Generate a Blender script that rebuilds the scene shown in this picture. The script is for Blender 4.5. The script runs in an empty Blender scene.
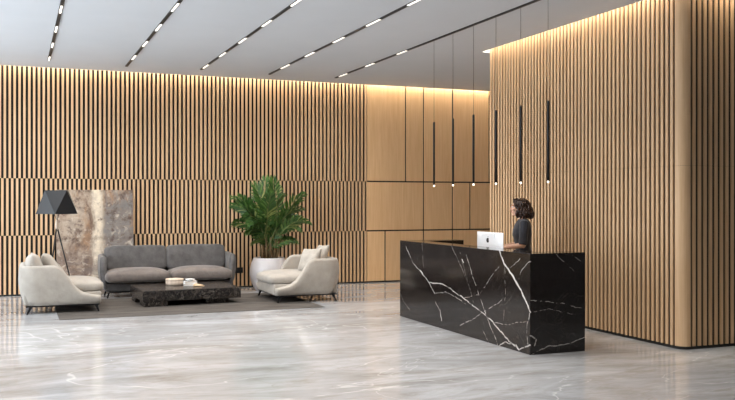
import bpy, bmesh, math, random
from mathutils import Vector, Matrix, noise as mnoise
PI = math.pi
rnd = random.Random(7)
scene = bpy.context.scene
COL = scene.collection

# ------------------------------------------------------------------ helpers
def srgb(r, g, b):
    def f(c):
        c /= 255.0
        return c / 12.92 if c <= 0.04045 else ((c + 0.055) / 1.055) ** 2.4
    return (f(r), f(g), f(b), 1.0)

def tag(o, label=None, cat=None, group=None, kind=None):
    if label: o['label'] = label
    if cat: o['category'] = cat
    if group: o['group'] = group
    if kind: o['kind'] = kind
    return o

def empty(name, loc=(0, 0, 0), rz=0.0, label=None, cat=None, group=None, kind=None):
    o = bpy.data.objects.new(name, None)
    o.empty_display_size = 0.1
    COL.objects.link(o)
    o.location = loc
    o.rotation_euler = (0, 0, rz)
    return tag(o, label, cat, group, kind)

def link(name, bm, mats, parent=None, smooth=False, loc=None, recalc=True):
    if recalc:
        bmesh.ops.recalc_face_normals(bm, faces=bm.faces)
    me = bpy.data.meshes.new(name)
    bm.to_mesh(me)
    bm.free()
    if not isinstance(mats, (list, tuple)):
        mats = [mats]
    for m in mats:
        me.materials.append(m)
    if smooth:
        for p in me.polygons:
            p.use_smooth = True
    o = bpy.data.objects.new(name, me)
    COL.objects.link(o)
    if parent is not None:
        o.parent = parent
    if loc is not None:
        o.location = loc
    return o

def structure(name, bm, mats, parent=None, smooth=False):
    o = link(name, bm, mats, parent, smooth)
    if parent is None:
        o['kind'] = 'structure'
    return o

def copy_tree(o, parent=None):
    c = o.copy()
    COL.objects.link(c)
    if parent is not None:
        c.parent = parent
    for ch in list(o.children):
        copy_tree(ch, c)
    return c

def B():
    return bmesh.new()

def box(bm, x0, x1, y0, y1, z0, z1, mat=0, bev=0.0, seg=2):
    vs = [bm.verts.new(p) for p in ((x0, y0, z0), (x1, y0, z0), (x1, y1, z0), (x0, y1, z0),
                                    (x0, y0, z1), (x1, y0, z1), (x1, y1, z1), (x0, y1, z1))]
    fs = [bm.faces.new([vs[i] for i in q]) for q in
          ((3, 2, 1, 0), (4, 5, 6, 7), (0, 1, 5, 4), (1, 2, 6, 5), (2, 3, 7, 6), (3, 0, 4, 7))]
    for f in fs: f.material_index = mat
    if bev > 0:
        es = list({e for f in fs for e in f.edges})
        bmesh.ops.bevel(bm, geom=es, offset=bev, segments=seg, profile=0.5, affect='EDGES')
    return vs

def rings(bm, loops, cap=True, mat=0, closed=True):
    """loft a list of rings (each a list of points)"""
    R = [[bm.verts.new(p) for p in l] for l in loops]
    n = len(R[0])
    for a, b in zip(R[:-1], R[1:]):
        for i in range(n if closed else n - 1):
            j = (i + 1) % n
            f = bm.faces.new((a[i], a[j], b[j], b[i]))
            f.material_index = mat
    if cap:
        for l in (R[0][::-1], R[-1]):
            try:
                bm.faces.new(l).material_index = mat
            except ValueError:
                pass
    return R

def tube(bm, pts, radii, n=10, mat=0, cap=True, flat=1.0):
    pts = [Vector(p) for p in pts]
    if not isinstance(radii, (list, tuple)):
        radii = [radii] * len(pts)
    loops = []
    up = None
    for i, p in enumerate(pts):
        t = (pts[min(i + 1, len(pts) - 1)] - pts[max(i - 1, 0)]).normalized()
        if up is None:
            up = Vector((0, 0, 1)) if abs(t.z) < 0.9 else Vector((1, 0, 0))
        s = t.cross(up).normalized()
        up = s.cross(t).normalized()
        r = radii[i]
        loops.append([p + s * (math.cos(2 * PI * k / n) * r) + up * (math.sin(2 * PI * k / n) * r * flat) for k in range(n)])
    rings(bm, loops, cap, mat)

def lathe(bm, prof, n=40, mat=0, c=(0, 0, 0), cap=True):
    rings(bm, [[(c[0] + r * math.cos(2 * PI * k / n), c[1] + r * math.sin(2 * PI * k / n), c[2] + z) for k in range(n)]
               for r, z in prof], cap, mat)

def ball(bm, c, r, u=14, v=10, mat=0, rot=None):
    if not isinstance(r, (list, tuple)):
        r = (r, r, r)
    M = Matrix.Translation(Vector(c))
    if rot is not None:
        M = M @ rot
    M = M @ Matrix.Diagonal((r[0], r[1], r[2], 1))
    g = bmesh.ops.create_uvsphere(bm, u_segments=u, v_segments=v, radius=1.0, matrix=M)
    for vv in g['verts']:
        for f in vv.link_faces: f.material_index = mat

def cone_limb(bm, p0, p1, r0, r1, n=14):
    """tapered limb with round ends"""
    p0, p1 = Vector(p0), Vector(p1)
    d = p1 - p0
    L = d.length
    t = d / L
    pts, rad = [], []
    for k in range(5):
        a = PI / 2 * (k / 5.0)
        pts.append(p0 - t * r0 * math.cos(a)); rad.append(max(r0 * math.sin(a), 0.001))
    for k in range(7):
        pts.append(p0 + d * (k / 6)); rad.append(r0 + (r1 - r0) * k / 6)
    for k in range(1, 6):
        a = PI / 2 * (k / 5.0)
        pts.append(p1 + t * r1 * math.sin(a)); rad.append(max(r1 * math.cos(a), 0.001))
    tube(bm, pts, rad, n)

def remesh(o, voxel, smooth_it=4, disp=None):
    m = o.modifiers.new('remesh', 'REMESH')
    m.mode = 'VOXEL'; m.voxel_size = voxel; m.use_smooth_shade = True
    if smooth_it:
        s = o.modifiers.new('smooth', 'SMOOTH'); s.factor = 0.5; s.iterations = smooth_it

# ------------------------------------------------------------------ materials
class NT:
    def __init__(self, name):
        self.m = bpy.data.materials.new(name)
        self.m.use_nodes = True
        self.t = self.m.node_tree
        self.b = self.t.nodes['Principled BSDF']
    def n(self, typ, **kw):
        nd = self.t.nodes.new(typ)
        for k, v in kw.items(): setattr(nd, k, v)
        return nd
    def l(self, a, b):
        self.t.links.new(a, b)
    def set(self, nd, key, v):
        if hasattr(v, 'is_output') or isinstance(v, bpy.types.NodeSocket): self.l(v, nd.inputs[key])
        else: nd.inputs[key].default_value = v
    def math(self, op, a, b=None, c=None, clamp=False):
        nd = self.n('ShaderNodeMath', operation=op, use_clamp=clamp)
        for i, v in enumerate((a, b, c)):
            if v is not None: self.set(nd, i, v)
        return nd.outputs[0]
    def vmath(self, op, a, b=None, scale=None):
        nd = self.n('ShaderNodeVectorMath', operation=op)
        self.set(nd, 0, a)
        if b is not None: self.set(nd, 1, b)
        if scale is not None: self.set(nd, 'Scale', scale)
        return nd
    def coords(self, scale=(1, 1, 1), rot=(0, 0, 0), kind='Object'):
        tc = self.n('ShaderNodeTexCoord'); mp = self.n('ShaderNodeMapping')
        self.l(tc.outputs[kind], mp.inputs[0])
        mp.inputs['Scale'].default_value = scale
        mp.inputs['Rotation'].default_value = rot
        return mp.outputs[0]
    def noise(self, vec, scale, detail=4, rough=0.55, dist=0.0):
        nd = self.n('ShaderNodeTexNoise')
        self.l(vec, nd.inputs['Vector'])
        nd.inputs['Scale'].default_value = scale; nd.inputs['Detail'].default_value = detail
        nd.inputs['Roughness'].default_value = rough; nd.inputs['Distortion'].default_value = dist
        return nd
    def ramp(self, fac, stops):
        nd = self.n('ShaderNodeValToRGB')
        e = nd.color_ramp.elements
        while len(e) < len(stops): e.new(0.5)
        for el, (p, c) in zip(e, stops):
            el.position = p
            el.color = c if len(c) == 4 else (*c, 1)
        self.l(fac, nd.inputs[0])
        return nd.outputs[0]
    def mix(self, fac, a, b, blend='MIX'):
        nd = self.n('ShaderNodeMix', data_type='RGBA', blend_type=blend)
        for i, v in ((0, fac), (6, a), (7, b)): self.set(nd, i, v)
        return nd.outputs[2]
    def rng(self, v, a, b, c=0.0, d=1.0, smooth=False):
        nd = self.n('ShaderNodeMapRange')
        if smooth: nd.interpolation_type = 'SMOOTHSTEP'
        self.l(v, nd.inputs[0])
        for i, x in ((1, a), (2, b), (3, c), (4, d)): nd.inputs[i].default_value = x
        return nd.outputs[0]
    def bump(self, h, strength=0.2, dist=0.01):
        nd = self.n('ShaderNodeBump')
        nd.inputs['Strength'].default_value = strength; nd.inputs['Distance'].default_value = dist
        self.l(h, nd.inputs['Height']); self.l(nd.outputs[0], self.b.inputs['Normal'])
    def col(self, c): self.set(self.b, 'Base Color', c)
    def p(self, **kw):
        names = dict(rough='Roughness', metal='Metallic', spec='Specular IOR Level', coat='Coat Weight', coatr='Coat Roughness',
                     sheen='Sheen Weight', emit='Emission Strength', emitc='Emission Color', sss='Subsurface Weight', trans='Transmission Weight')
        for k, v in kw.items(): self.set(self.b, names[k], v)
        return self

def plain(name, c, rough=0.5, var=0.06, scale=6.0, **kw):
    M = NT(name)
    v = M.coords()
    nz = M.noise(v, scale, 3)
    a = tuple(x * (1 - var) for x in c[:3]) + (1,); b = tuple(min(1, x * (1 + var)) for x in c[:3]) + (1,)
    M.col(M.ramp(nz.outputs[0], ((0.3, a), (0.7, b))))
    M.p(rough=rough, **kw)
    return M.m

def fabric(name, c, c2=None, rough=0.9, wr=1.0):
    M = NT(name)
    v = M.coords()
    n1 = M.noise(v, 7.0, 4); n2 = M.noise(v, 420.0, 2)
    c2 = c2 or tuple(x * 0.84 for x in c[:3]) + (1,)
    base = M.ramp(n1.outputs[0], ((0.32, c2), (0.68, c)))
    base = M.mix(M.rng(n2.outputs[0], 0.3, 0.7, 0.0, 0.22), base, tuple(x * 0.6 for x in c[:3]) + (1,))
    M.col(base)
    M.p(rough=rough, sheen=0.25, spec=0.25)
    n3 = M.noise(v, 9.0, 3, 0.6, 0.6)
    h = M.math('MULTIPLY_ADD', n3.outputs[0], 6.0 * wr, M.math('MULTIPLY', n2.outputs[0], 0.35))
    M.bump(h, 0.35, 0.006)
    return M.m

def oak(name, light, dark, rough=0.5, grain=1.0, island=0.16):
    M = NT(name)
    v = M.coords((1, 1, 0.045))
    n1 = M.noise(v, 26.0, 5, 0.6, 0.5)
    n2 = M.noise(M.coords((1, 1, 0.016)), 150.0, 3, 0.6)
    w = M.noise(M.coords((1, 1, 0.25)), 1.6, 3)
    f = M.math('ADD', M.math('MULTIPLY', n1.outputs[0], 0.6), M.math('MULTIPLY', n2.outputs[0], 0.4))
    c = M.ramp(f, ((0.5 - 0.16 / grain, dark), (0.5 + 0.14 / grain, light)))
    geo = M.n('ShaderNodeNewGeometry')
    c = M.mix(M.math('MULTIPLY', geo.outputs['Random Per Island'], island), c, tuple(x * 0.45 for x in dark[:3]) + (1,))
    c = M.mix(M.rng(w.outputs[0], 0.35, 0.7, 0.0, 0.12), c, tuple(x * 0.8 for x in dark[:3]) + (1,))
    M.col(c)
    M.p(rough=rough, spec=0.35)
    M.bump(f, 0.03, 0.001)
    return M.m

OAK = oak('oak_slats', srgb(228, 192, 153), srgb(210, 169, 126), island=0.04)
OAKP = oak('oak_veneer', srgb(240, 202, 156), srgb(222, 178, 130), rough=0.42, island=0.05)
BACKING = plain('black_backing', srgb(26, 22, 19), 0.85)
BACKBROWN = plain('dark_brown_backing', srgb(54, 38, 27), 0.85)
SEAM = plain('dark_bronze_joint', srgb(46, 34, 26), 0.6)
BASE = plain('black_base', srgb(20, 17, 15), 0.6)
PLASTER = plain('white_ceiling_paint', srgb(200, 203, 207), 0.9, 0.012, 2.0)
WALLP = plain('white_wall_paint', srgb(214, 211, 206), 0.9, 0.02, 2.0)
BLACKM = plain('black_metal', srgb(24, 24, 26), 0.42, metal=0.3)
GUNM = plain('dark_leg_metal', srgb(38, 38, 40), 0.35, metal=0.7)
TRACKM = plain('track_housing', srgb(28, 26, 24), 0.55)
BRASS = plain('warm_brass', srgb(190, 150, 95), 0.3, metal=1.0)
ALU = plain('silver_aluminium', srgb(236, 236, 238), 0.38, 0.02, metal=0.25)
LOGO = plain('black_mark', srgb(22, 22, 24), 0.3)
LINEN = fabric('beige_linen', srgb(172, 164, 154), srgb(158, 150, 140), wr=0.5)
PILLOW = fabric('pale_cushion_cloth', srgb(184, 176, 166), srgb(168, 160, 150), wr=0.8)
GREYF = fabric('grey_sofa_leather', srgb(106, 102, 101), srgb(80, 77, 76), rough=0.5, wr=1.0)
GREYS = fabric('taupe_seat_cloth', srgb(126, 116, 110), srgb(106, 97, 92), rough=0.75, wr=1.0)

def emitter(name, c, s):
    M = NT(name)
    M.col((0.9, 0.9, 0.9, 1)); M.p(emitc=c, emit=s, rough=0.5)
    return M.m
STRIPE = emitter('lit_diffuser', (1.0, 0.90, 0.74, 1), 1.9)
COVE = emitter('cove_led', (1.0, 0.89, 0.72, 1), 185.0)
BULB = emitter('pendant_glow', (1.0, 0.86, 0.65, 1), 3.5)

def floor_mat():
    M = NT('pale_marble_floor')
    tc = M.n('ShaderNodeTexCoord')
    def mp(scale, rz):
        m = M.n('ShaderNodeMapping'); M.l(tc.outputs['Object'], m.inputs[0])
        m.inputs['Scale'].default_value = scale; m.inputs['Rotation'].default_value = (0, 0, rz)
        return m.outputs[0]
    R = math.radians
    big = M.noise(mp((0.7, 1.0, 1), R(20)), 0.55, 5, 0.55, 1.0)
    streak = M.noise(mp((0.5, 1.5, 1), R(26)), 0.8, 10, 0.70, 1.3)
    fine = M.noise(mp((0.6, 1.7, 1), R(16)), 2.6, 9, 0.72, 0.8)
    c = M.ramp(streak.outputs[0], ((0.30, srgb(134, 131, 130)), (0.42, srgb(164, 164, 166)), (0.54, srgb(184, 185, 188)), (0.70, srgb(198, 201, 205))))
    c = M.mix(M.rng(big.outputs[0], 0.46, 0.66, 0.0, 0.5), c, srgb(163, 162, 163))
    c = M.mix(M.rng(fine.outputs[0], 0.50, 0.74, 0.0, 0.7), c, srgb(142, 134, 127))
    # a few thin pale and brown veins: ridges where a warped noise crosses its middle
    for (sc, rz, wd, colr, amt, st) in ((0.30, 24, 0.0035, srgb(226, 226, 226), 0.55, (0.6, 1.6, 1)), (0.42, -30, 0.0035, srgb(226, 226, 226), 0.35, (0.7, 1.3, 1)),
                                        (0.5, 18, 0.007, srgb(152, 146, 141), 0.45, (0.5, 1.7, 1)), (1.0, 34, 0.009, srgb(156, 150, 145), 0.3, (0.5, 1.6, 1))):
        nn = M.noise(mp(st, R(rz)), sc, 5, 0.5, 0.7)
        d = M.math('ABSOLUTE', M.math('SUBTRACT', nn.outputs[0], 0.5))
        msk = M.rng(d, 0.0, wd, amt, 0.0)
        c = M.mix(msk, c, colr)
    M.col(c)
    rg = M.rng(fine.outputs[0], 0.3, 0.8, 0.07, 0.15)
    M.p(rough=rg, spec=0.65)
    return M.m
FLOOR = floor_mat()

VW = 0.50
def dark_marble(name, veins=None, seed=0.0):
    M = NT(name)
    tc = M.n('ShaderNodeTexCoord')
    P = tc.outputs['Object']
    n1 = M.noise(P, 1.6, 6, 0.6, 0.5)
    c = M.ramp(n1.outputs[0], ((0.3, srgb(17, 13, 12)), (0.7, srgb(29, 23, 21))))
    # hairline network
    for (sc, wd, amt) in ((1.6, 0.003, 0.12), (3.4, 0.004, 0.07)):
        nn = M.noise(M.vmath('ADD', P, (seed, 3.1 * sc, 1.7)).outputs[0], sc, 6, 0.6, 1.1)
        d = M.math('ABSOLUTE', M.math('SUBTRACT', nn.outputs[0], 0.5))
        c = M.mix(M.rng(d, 0.0, wd, amt, 0.0), c, srgb(170, 160, 152))
    if veins:
        # warp so that the straight vein segments wander
        wn = M.noise(P, 7.0, 4, 0.65)
        wv = M.vmath('SCALE', M.vmath('SUBTRACT', wn.outputs['Color'], (0.5, 0.5, 0.5)).outputs[0], scale=0.06)
        Pw = M.vmath('ADD', P, wv.outputs[0]).outputs[0]
        tot = None
        wmod = M.noise(P, 5.0, 3)
        for a, b, w0, w1, s in veins:
            a, b = Vector(a), Vector(b)
            ba = b - a
            src = Pw
            if tot is not None:                      # evaluate one vein after the other
                nd = M.n('ShaderNodeVectorMath', operation='MULTIPLY_ADD')
                M.l(tot, nd.inputs[0]); nd.inputs[1].default_value = (1e-7, 1e-7, 1e-7); M.l(Pw, nd.inputs[2])
                src = nd.outputs[0]
            pa = M.vmath('SUBTRACT', src, tuple(a)).outputs[0]
            h = M.math('MULTIPLY', M.vmath('DOT_PRODUCT', pa, tuple(ba)).outputs['Value'], 1.0 / ba.length_squared, clamp=True)
            q = M.vmath('SCALE', tuple(ba), scale=h).outputs[0]
            d = M.vmath('DISTANCE', pa, q).outputs['Value']
            w = M.math('MULTIPLY_ADD', h, (w1 - w0) * VW, w0 * VW)
            k = M.math('MULTIPLY', M.math('SUBTRACT', 1.0, M.math('DIVIDE', d, w), clamp=True), 1.6 * s, clamp=False)
            k = M.math('MINIMUM', k, s)
            tot = k if tot is None else M.math('MAXIMUM', tot, k)
        tot = M.math('MULTIPLY', tot, M.rng(wmod.outputs[0], 0.3, 0.6, 0.75, 1.0))
        c = M.mix(tot, c, srgb(214, 208, 202))
    M.col(c)
    M.p(rough=0.12, spec=0.5)
    return M.m

def rug_mat():
    M = NT('taupe_rug')
    v = M.coords((0.5, 3.2, 1))
    n1 = M.noise(v, 2.4, 7, 0.68, 0.5); n2 = M.noise(M.coords(), 300.0, 2)
    c = M.ramp(n1.outputs[0], ((0.32, srgb(66, 62, 59)), (0.5, srgb(86, 81, 77)), (0.7, srgb(108, 102, 97))))
    M.col(M.mix(M.rng(n2.outputs[0], 0.3, 0.7, 0, 0.3), c, srgb(62, 58, 55)))
    M.p(rough=0.95, spec=0.15)
    M.bump(n2.outputs[0], 0.5, 0.004)
    return M.m

def table_marble():
    M = NT('brown_emperador_marble')
    v = M.coords()
    n1 = M.noise(v, 3.0, 7, 0.65, 0.9)
    c = M.ramp(n1.outputs[0], ((0.3, srgb(18, 15, 14)), (0.55, srgb(30, 26, 24)), (0.75, srgb(50, 44, 40))))
    for sc, wd, amt in ((2.6, 0.006, 0.4), (6.0, 0.006, 0.25), (13.0, 0.012, 0.2)):
        nn = M.noise(v, sc, 6, 0.62, 1.3)
        d = M.math('ABSOLUTE', M.math('SUBTRACT', nn.outputs[0], 0.52))
        c = M.mix(M.rng(d, 0.0, wd, amt, 0.0), c, srgb(176, 162, 148))
    M.col(c); M.p(rough=0.24, spec=0.4)
    return M.m

def canvas_mat():
    """weathered abstract: rust and umber washes, a pale vertical band, grey scraped patches"""
    M = NT('weathered_abstract_canvas')
    tc = M.n('ShaderNodeTexCoord'); P = tc.outputs['Object']
    sep = M.n('ShaderNodeSeparateXYZ'); M.l(P, sep.inputs[0])
    def nz(scale, sx, sz, det=7, ro=0.68, di=0.6):
        m = M.n('ShaderNodeMapping'); M.l(P, m.inputs[0]); m.inputs['Scale'].default_value = (sx, 1, sz)
        return M.noise(m.outputs[0], scale, det, ro, di).outputs[0]
    wash = nz(2.2, 1.0, 0.55); scrape = nz(3.0, 0.6, 2.6); fine = nz(7.0, 1.0, 0.9, 8, 0.72)
    patch = nz(5.5, 0.8, 0.7, 9, 0.78, 0.3)
    c = M.ramp(wash, ((0.3, srgb(92, 72, 60)), (0.45, srgb(142, 120, 104)), (0.58, srgb(182, 164, 146)), (0.75, srgb(132, 122, 116))))
    xw = M.math('MULTIPLY_ADD', wash, 0.35, M.math('ADD', sep.outputs['X'], -0.11))
    pale = M.math('MULTIPLY', M.rng(xw, -0.04, 0.06, 0, 1, True), M.rng(xw, 0.12, 0.24, 1, 0, True))
    grey = M.rng(xw, 0.14, 0.28, 0, 1, True)
    c = M.mix(M.math('MULTIPLY', grey, M.rng(scrape, 0.3, 0.6, 0.45, 0.95)), c, srgb(126, 123, 121))
    ochre = M.rng(nz(3.0, 1.6, 0.5), 0.54, 0.66, 0.0, 0.45)
    c = M.mix(ochre, c, srgb(182, 134, 90))
    c = M.mix(M.rng(patch, 0.5, 0.6, 0, 0.85), c, srgb(96, 78, 70))
    c = M.mix(M.math('MULTIPLY', pale, M.rng(patch, 0.42, 0.6, 0.95, 0.5)), c, srgb(236, 222, 200))
    z = M.math('MULTIPLY_ADD', scrape, 0.12, sep.outputs['Z'])
    line = M.math('MULTIPLY', M.rng(M.math('ABSOLUTE', M.math('SUBTRACT', z, 1.06)), 0.0, 0.06, 1, 0), M.rng(patch, 0.35, 0.6, 0.1, 0.6))
    c = M.mix(line, c, srgb(78, 56, 50))
    low = M.math('MULTIPLY', M.rng(z, 0.45, 1.0, 0.85, 0.0), M.rng(scrape, 0.36, 0.56, 0, 1))
    c = M.mix(low, c, srgb(122, 108, 102))
    c = M.mix(M.rng(fine, 0.54, 0.66, 0, 0.75), c, srgb(206, 192, 176))
    c = M.mix(M.rng(nz(5.0, 0.9, 1.3, 8, 0.74), 0.57, 0.66, 0, 0.8), c, srgb(92, 70, 62))
    M.col(c); M.p(rough=0.75, spec=0.2)
    M.bump(fine, 0.3, 0.004)
    return M.m

TABLEM = table_marble()
RUGM = rug_mat()
CANVAS = canvas_mat()

# ------------------------------------------------------------------ camera
CAMH = 1.675
YAW = math.atan(351.5 / 873.0)
cam = bpy.data.cameras.new('camera')
cam.sensor_fit = 'HORIZONTAL'; cam.sensor_width = 36.0
cam.lens = 873.0 / 735.0 * 36.0
cam.clip_start = 0.05; cam.clip_end = 200
cam.shift_y = 0.001
co = bpy.data.objects.new('camera', cam)
co.location = (0, 0, CAMH); co.rotation_euler = (PI / 2, 0, -YAW)
COL.objects.link(co)
scene.camera = co

# ------------------------------------------------------------------ room shell
CEIL = 4.03
BACKY = 16.54
BD = 0.024
X0, X1, Y0 = -3.6, 12.5, -3.0
TOP = 4.32

bm = B(); box(bm, X0, X1 + .2, Y0, BACKY + .2, -0.12, 0.0)
structure('floor', bm, FLOOR)

bm = B()
LIP = 0.03
box(bm, X0, 6.84, Y0, BACKY - 0.10, CEIL, CEIL + LIP)
box(bm, 6.84, X1, 12.15, BACKY - 0.10, CEIL, CEIL + LIP)
box(bm, 6.84, X1, Y0, 7.65, CEIL, CEIL + LIP)
box(bm, X0, X1 + .2, Y0, BACKY + .2, TOP, TOP + 0.1)                     # slab above the coves
box(bm, X0, X1, BACKY - 0.34, BACKY - 0.32, CEIL + LIP, TOP)            # cove fascias
box(bm, 6.60, 6.62, 7.47, 12.39, CEIL + LIP, TOP)
box(bm, 6.62, X1, 12.37, 12.39, CEIL + LIP, TOP)
box(bm, 6.62, X1, 7.47, 7.49, CEIL + LIP, TOP)
ceiling = structure('ceiling', bm, PLASTER)

# back wall: dark backing with slat tiers and veneer panels as its children
SPX, SPW, GAP = 0.08, 0.040, 0.040
ROWS = ((0.03, 1.058, 0.0), (1.062, 2.068, -0.040), (2.072, 4.28, 0.0))
XS = 6.645
bm = B()
box(bm, X0, X1 + .2, BACKY + BD, BACKY + 0.2, 0, TOP)
wall_back = structure('wall_back', bm, BACKING)
for zi, (z0, z1, off) in enumerate(ROWS):
    bm = B()
    for k in range(-42, 88):
        xa = -0.2015 + off + SPX * k
        xb = xa + SPW
        if xa >= XS: continue
        xb = min(xb, XS)
        if xb - xa < 0.006: continue
        box(bm, xa, xb, BACKY, BACKY + BD, z0, z1)
    link('slat_tier', bm, OAK, wall_back)
bm = B(); box(bm, X0, X1, BACKY + 0.004, BACKY + BD, 0.0, 0.03)
structure('baseboard_back', bm, BASE)
g = 0.015
cols = ((6.655, 7.053, 7.929, 8.61, 9.6, 10.5, 11.6, 12.5), (6.634, 7.929, 8.61, 9.031, 10.1, 11.2, 12.5), (6.655, 7.516, 7.929, 8.61, 9.5, 10.4, 11.5, 12.5))
for (z0, z1, off), xs in zip(ROWS, cols):
    for a, b in zip(xs[:-1], xs[1:]):
        bm = B(); box(bm, a + (g if a > 6.7 else 0), b - g, BACKY, BACKY + BD, z0 + (0.012 if z0 > .1 else 0), z1 - (0.012 if z1 < 4 else 0), bev=0.002, seg=1)
        link('veneer_panel', bm, OAKP, wall_back)

# right-hand slatted block with a rounded oak corner post
RX, RY0, RY1 = 6.92, 7.75, 12.03
R0 = 0.115
D = 0.018
bm = B()
cx, cy, r = RX + R0, RY0 + R0, R0 - D
corner = [(cx - r * math.cos(t), cy - r * math.sin(t)) for t in [PI / 2 * i / 8 for i in range(9)]]
loop = [(X1, RY0 + D)] + corner[::-1] + [(RX + D, RY1 - D), (X1, RY1 - D)]
rings(bm, [[(x, y, 0) for x, y in loop], [(x, y, TOP) for x, y in loop]])
wall_right = structure('wall_right', bm, BACKBROWN)
SPR = 0.041
rows_r = ((0.035, 2.0705), (2.0725, 4.28))
for z0, z1 in rows_r:
    bm = B()
    y = RY0 + R0 + 0.04
    while y + SPR < RY1 + 0.001:
        box(bm, RX, RX + D, y, y + SPR, z0, z1)
        y += SPX
    link('slat_tier', bm, OAK, wall_right)
    bm = B()
    x = RX + R0 + 0.036
    while x + SPW < X1:
        box(bm, x, x + SPW, RY0, RY0 + D, z0, z1)
        x += SPX
    link('slat_tier', bm, OAK, wall_right)
    bm = B()
    x = RX + 0.002
    while x + SPW < X1:
        box(bm, x, x + SPW, RY1 - D, RY1, z0, z1)
        x += SPX
    link('slat_tier', bm, OAK, wall_right)
    bm = B()
    N = 14
    arc = [(cx - R0 * math.cos(PI / 2 * i / N), cy - R0 * math.sin(PI / 2 * i / N)) for i in range(N + 1)]
    inn = [(cx - r * math.cos(PI / 2 * i / N), cy - r * math.sin(PI / 2 * i / N)) for i in range(N + 1)]
    loop2 = [(RX, cy + 0.005)] + arc + [(cx + 0.004, RY0), (cx + 0.004, RY0 + D)] + inn[::-1] + [(RX + D, cy + 0.005)]
    rings(bm, [[(x, y, z0) for x, y in loop2], [(x, y, z1) for x, y in loop2]])
    link('corner_post', bm, OAK, wall_right)
bm = B()
q = 0.012
arc = [(cx - (R0 - q) * math.cos(PI / 2 * i / N), cy - (R0 - q) * math.sin(PI / 2 * i / N)) for i in range(N + 1)]
arcr = [(cx - r * math.cos(PI / 2 * i / N), cy - r * math.sin(PI / 2 * i / N)) for i in range(N + 1)]
lp = [(RX + q, RY1 - q)] + arc + [(X1, RY0 + q), (X1, RY0 + D)] + arcr[::-1] + [(RX + D, RY1 - q)]
rings(bm, [[(x, y, 0) for x, y in lp], [(x, y, 0.035) for x, y in lp]])
structure('baseboard_right', bm, BASE)

# unseen sides shaped for the daylight: facade posts on the left, closed wall behind the camera
bm = B()
box(bm, X0 - .2, X0, Y0, BACKY + .2, 0, 0.06); box(bm, X0 - .2, X0, Y0, BACKY + .2, 3.9, TOP)
box(bm, X0 - .2, X0, Y0, 6.6, .06, 3.9)  # unseen solid stretch, added to keep daylight off faces towards the camera
for yy in (6.6, 9.8, 13.0, 16.2):
    box(bm, X0 - .2, X0, yy, yy + 0.14, 0.06, 3.9)
structure('wall_left', bm, WALLP)
bm = B()
box(bm, X0 - .2, -1.5, Y0 - .2, Y0, 0, TOP); box(bm, 1.0, X1 + .2, Y0 - .2, Y0, 0, TOP)
box(bm, -1.5, 1.0, Y0 - .2, Y0, 0, TOP)  # unseen infill of the opening, cuts the light from behind the camera
structure('wall_front', bm, WALLP)
bm = B(); box(bm, X1, X1 + .2, Y0, RY0, 0, TOP); box(bm, X1, X1 + .2, RY0, BACKY, 0, TOP)
structure('wall_side', bm, WALLP)

# cove light strips on the underside of the slab, straight above the slots
def cove(bmf, label):
    bm = B(); bmf(bm)
    tag(link('cove_light', bm, COVE), label, 'light strip')
cove(lambda b: box(b, X0 + .05, X1 - .05, BACKY - 0.085, BACKY - 0.055, TOP - 0.02, TOP - 0.001), 'hidden warm light strip glowing along the top of the back slatted wall')
cove(lambda b: box(b, 6.855, 6.885, 7.9, 12.0, TOP - 0.02, TOP - 0.001), 'warm light strip along the top of the slatted block beside the desk')
cove(lambda b: box(b, 7.1, X1 - .05, 7.685, 7.715, TOP - 0.02, TOP - 0.001), 'warm light strip above the slatted face at far right')
cove(lambda b: box(b, 6.9, X1 - .05, 12.07, 12.1, TOP - 0.02, TOP - 0.001), 'warm light strip around the far end of the slatted block')

# ------------------------------------------------------------------ ceiling line lights
def line_light(x, yend, lit, label, ynear=5.0):
    root = empty('linear_light', (x, yend, CEIL), 0, label, 'ceiling light', 'ceiling line lights')
    w = 0.018
    lit = sorted(lit, reverse=True)
    bm = B(); box(bm, -w - .004, w + .004, ynear - yend, 0, -0.008, 0.0)
    link('track', bm, TRACKM, root)
    y = yend
    gaps = []
    for a, b in lit + [(ynear, ynear)]:
        if y - a > 0.03: gaps.append((y, a))
        y = b
    for a, b in gaps:
        bm = B(); box(bm, -w, w, b - yend + .004, a - yend - .004, -0.016, -0.008)
        link('black_louver', bm, TRACKM, root)
    for a, b in lit:
        bm = B(); box(bm, -w + .006, w - .006, b - yend + .004, a - yend - .004, -0.015, -0.008)
        link('diffuser', bm, STRIPE, root)
        L = bpy.data.lights.new('line_lamp', 'AREA')
        L.shape = 'RECTANGLE'; L.size = .05; L.size_y = a - b - .02; L.energy = LINEW; L.color = (1.0, .96, .90); L.spread = math.radians(130)
        lo = bpy.data.objects.new('line_lamp', L); COL.objects.link(lo); lo.parent = root
        lo.location = (0, (a + b) / 2 - yend, -0.018)
LINEW = 16.0
def period(first, n, L=0.46, P=1.33):
    return [(first - P * i, first - P * i - L) for i in range(n)]
line_light(0.51, 15.56, period(15.54, 8), 'shortest-looking dashed black and white line light at far left of the ceiling')
line_light(1.79, 15.72, period(14.92, 8, 0.49), 'dashed line light second from the left on the ceiling')
line_light(3.075, 15.62, period(15.42, 8), 'dashed line light in the middle of the five, third from the left')
line_light(4.365, 15.72, [(14.95, 14.42), (13.55, 13.08)] + period(12.205, 6, 0.48), 'dashed line light fourth from the left, next to the pendant track')
line_light(5.665, 15.7, [(15.50, 15.06), (14.16, 13.75), (12.80, 12.41)], 'mostly black line track that the pendants hang from, rightmost on the ceiling')

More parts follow.
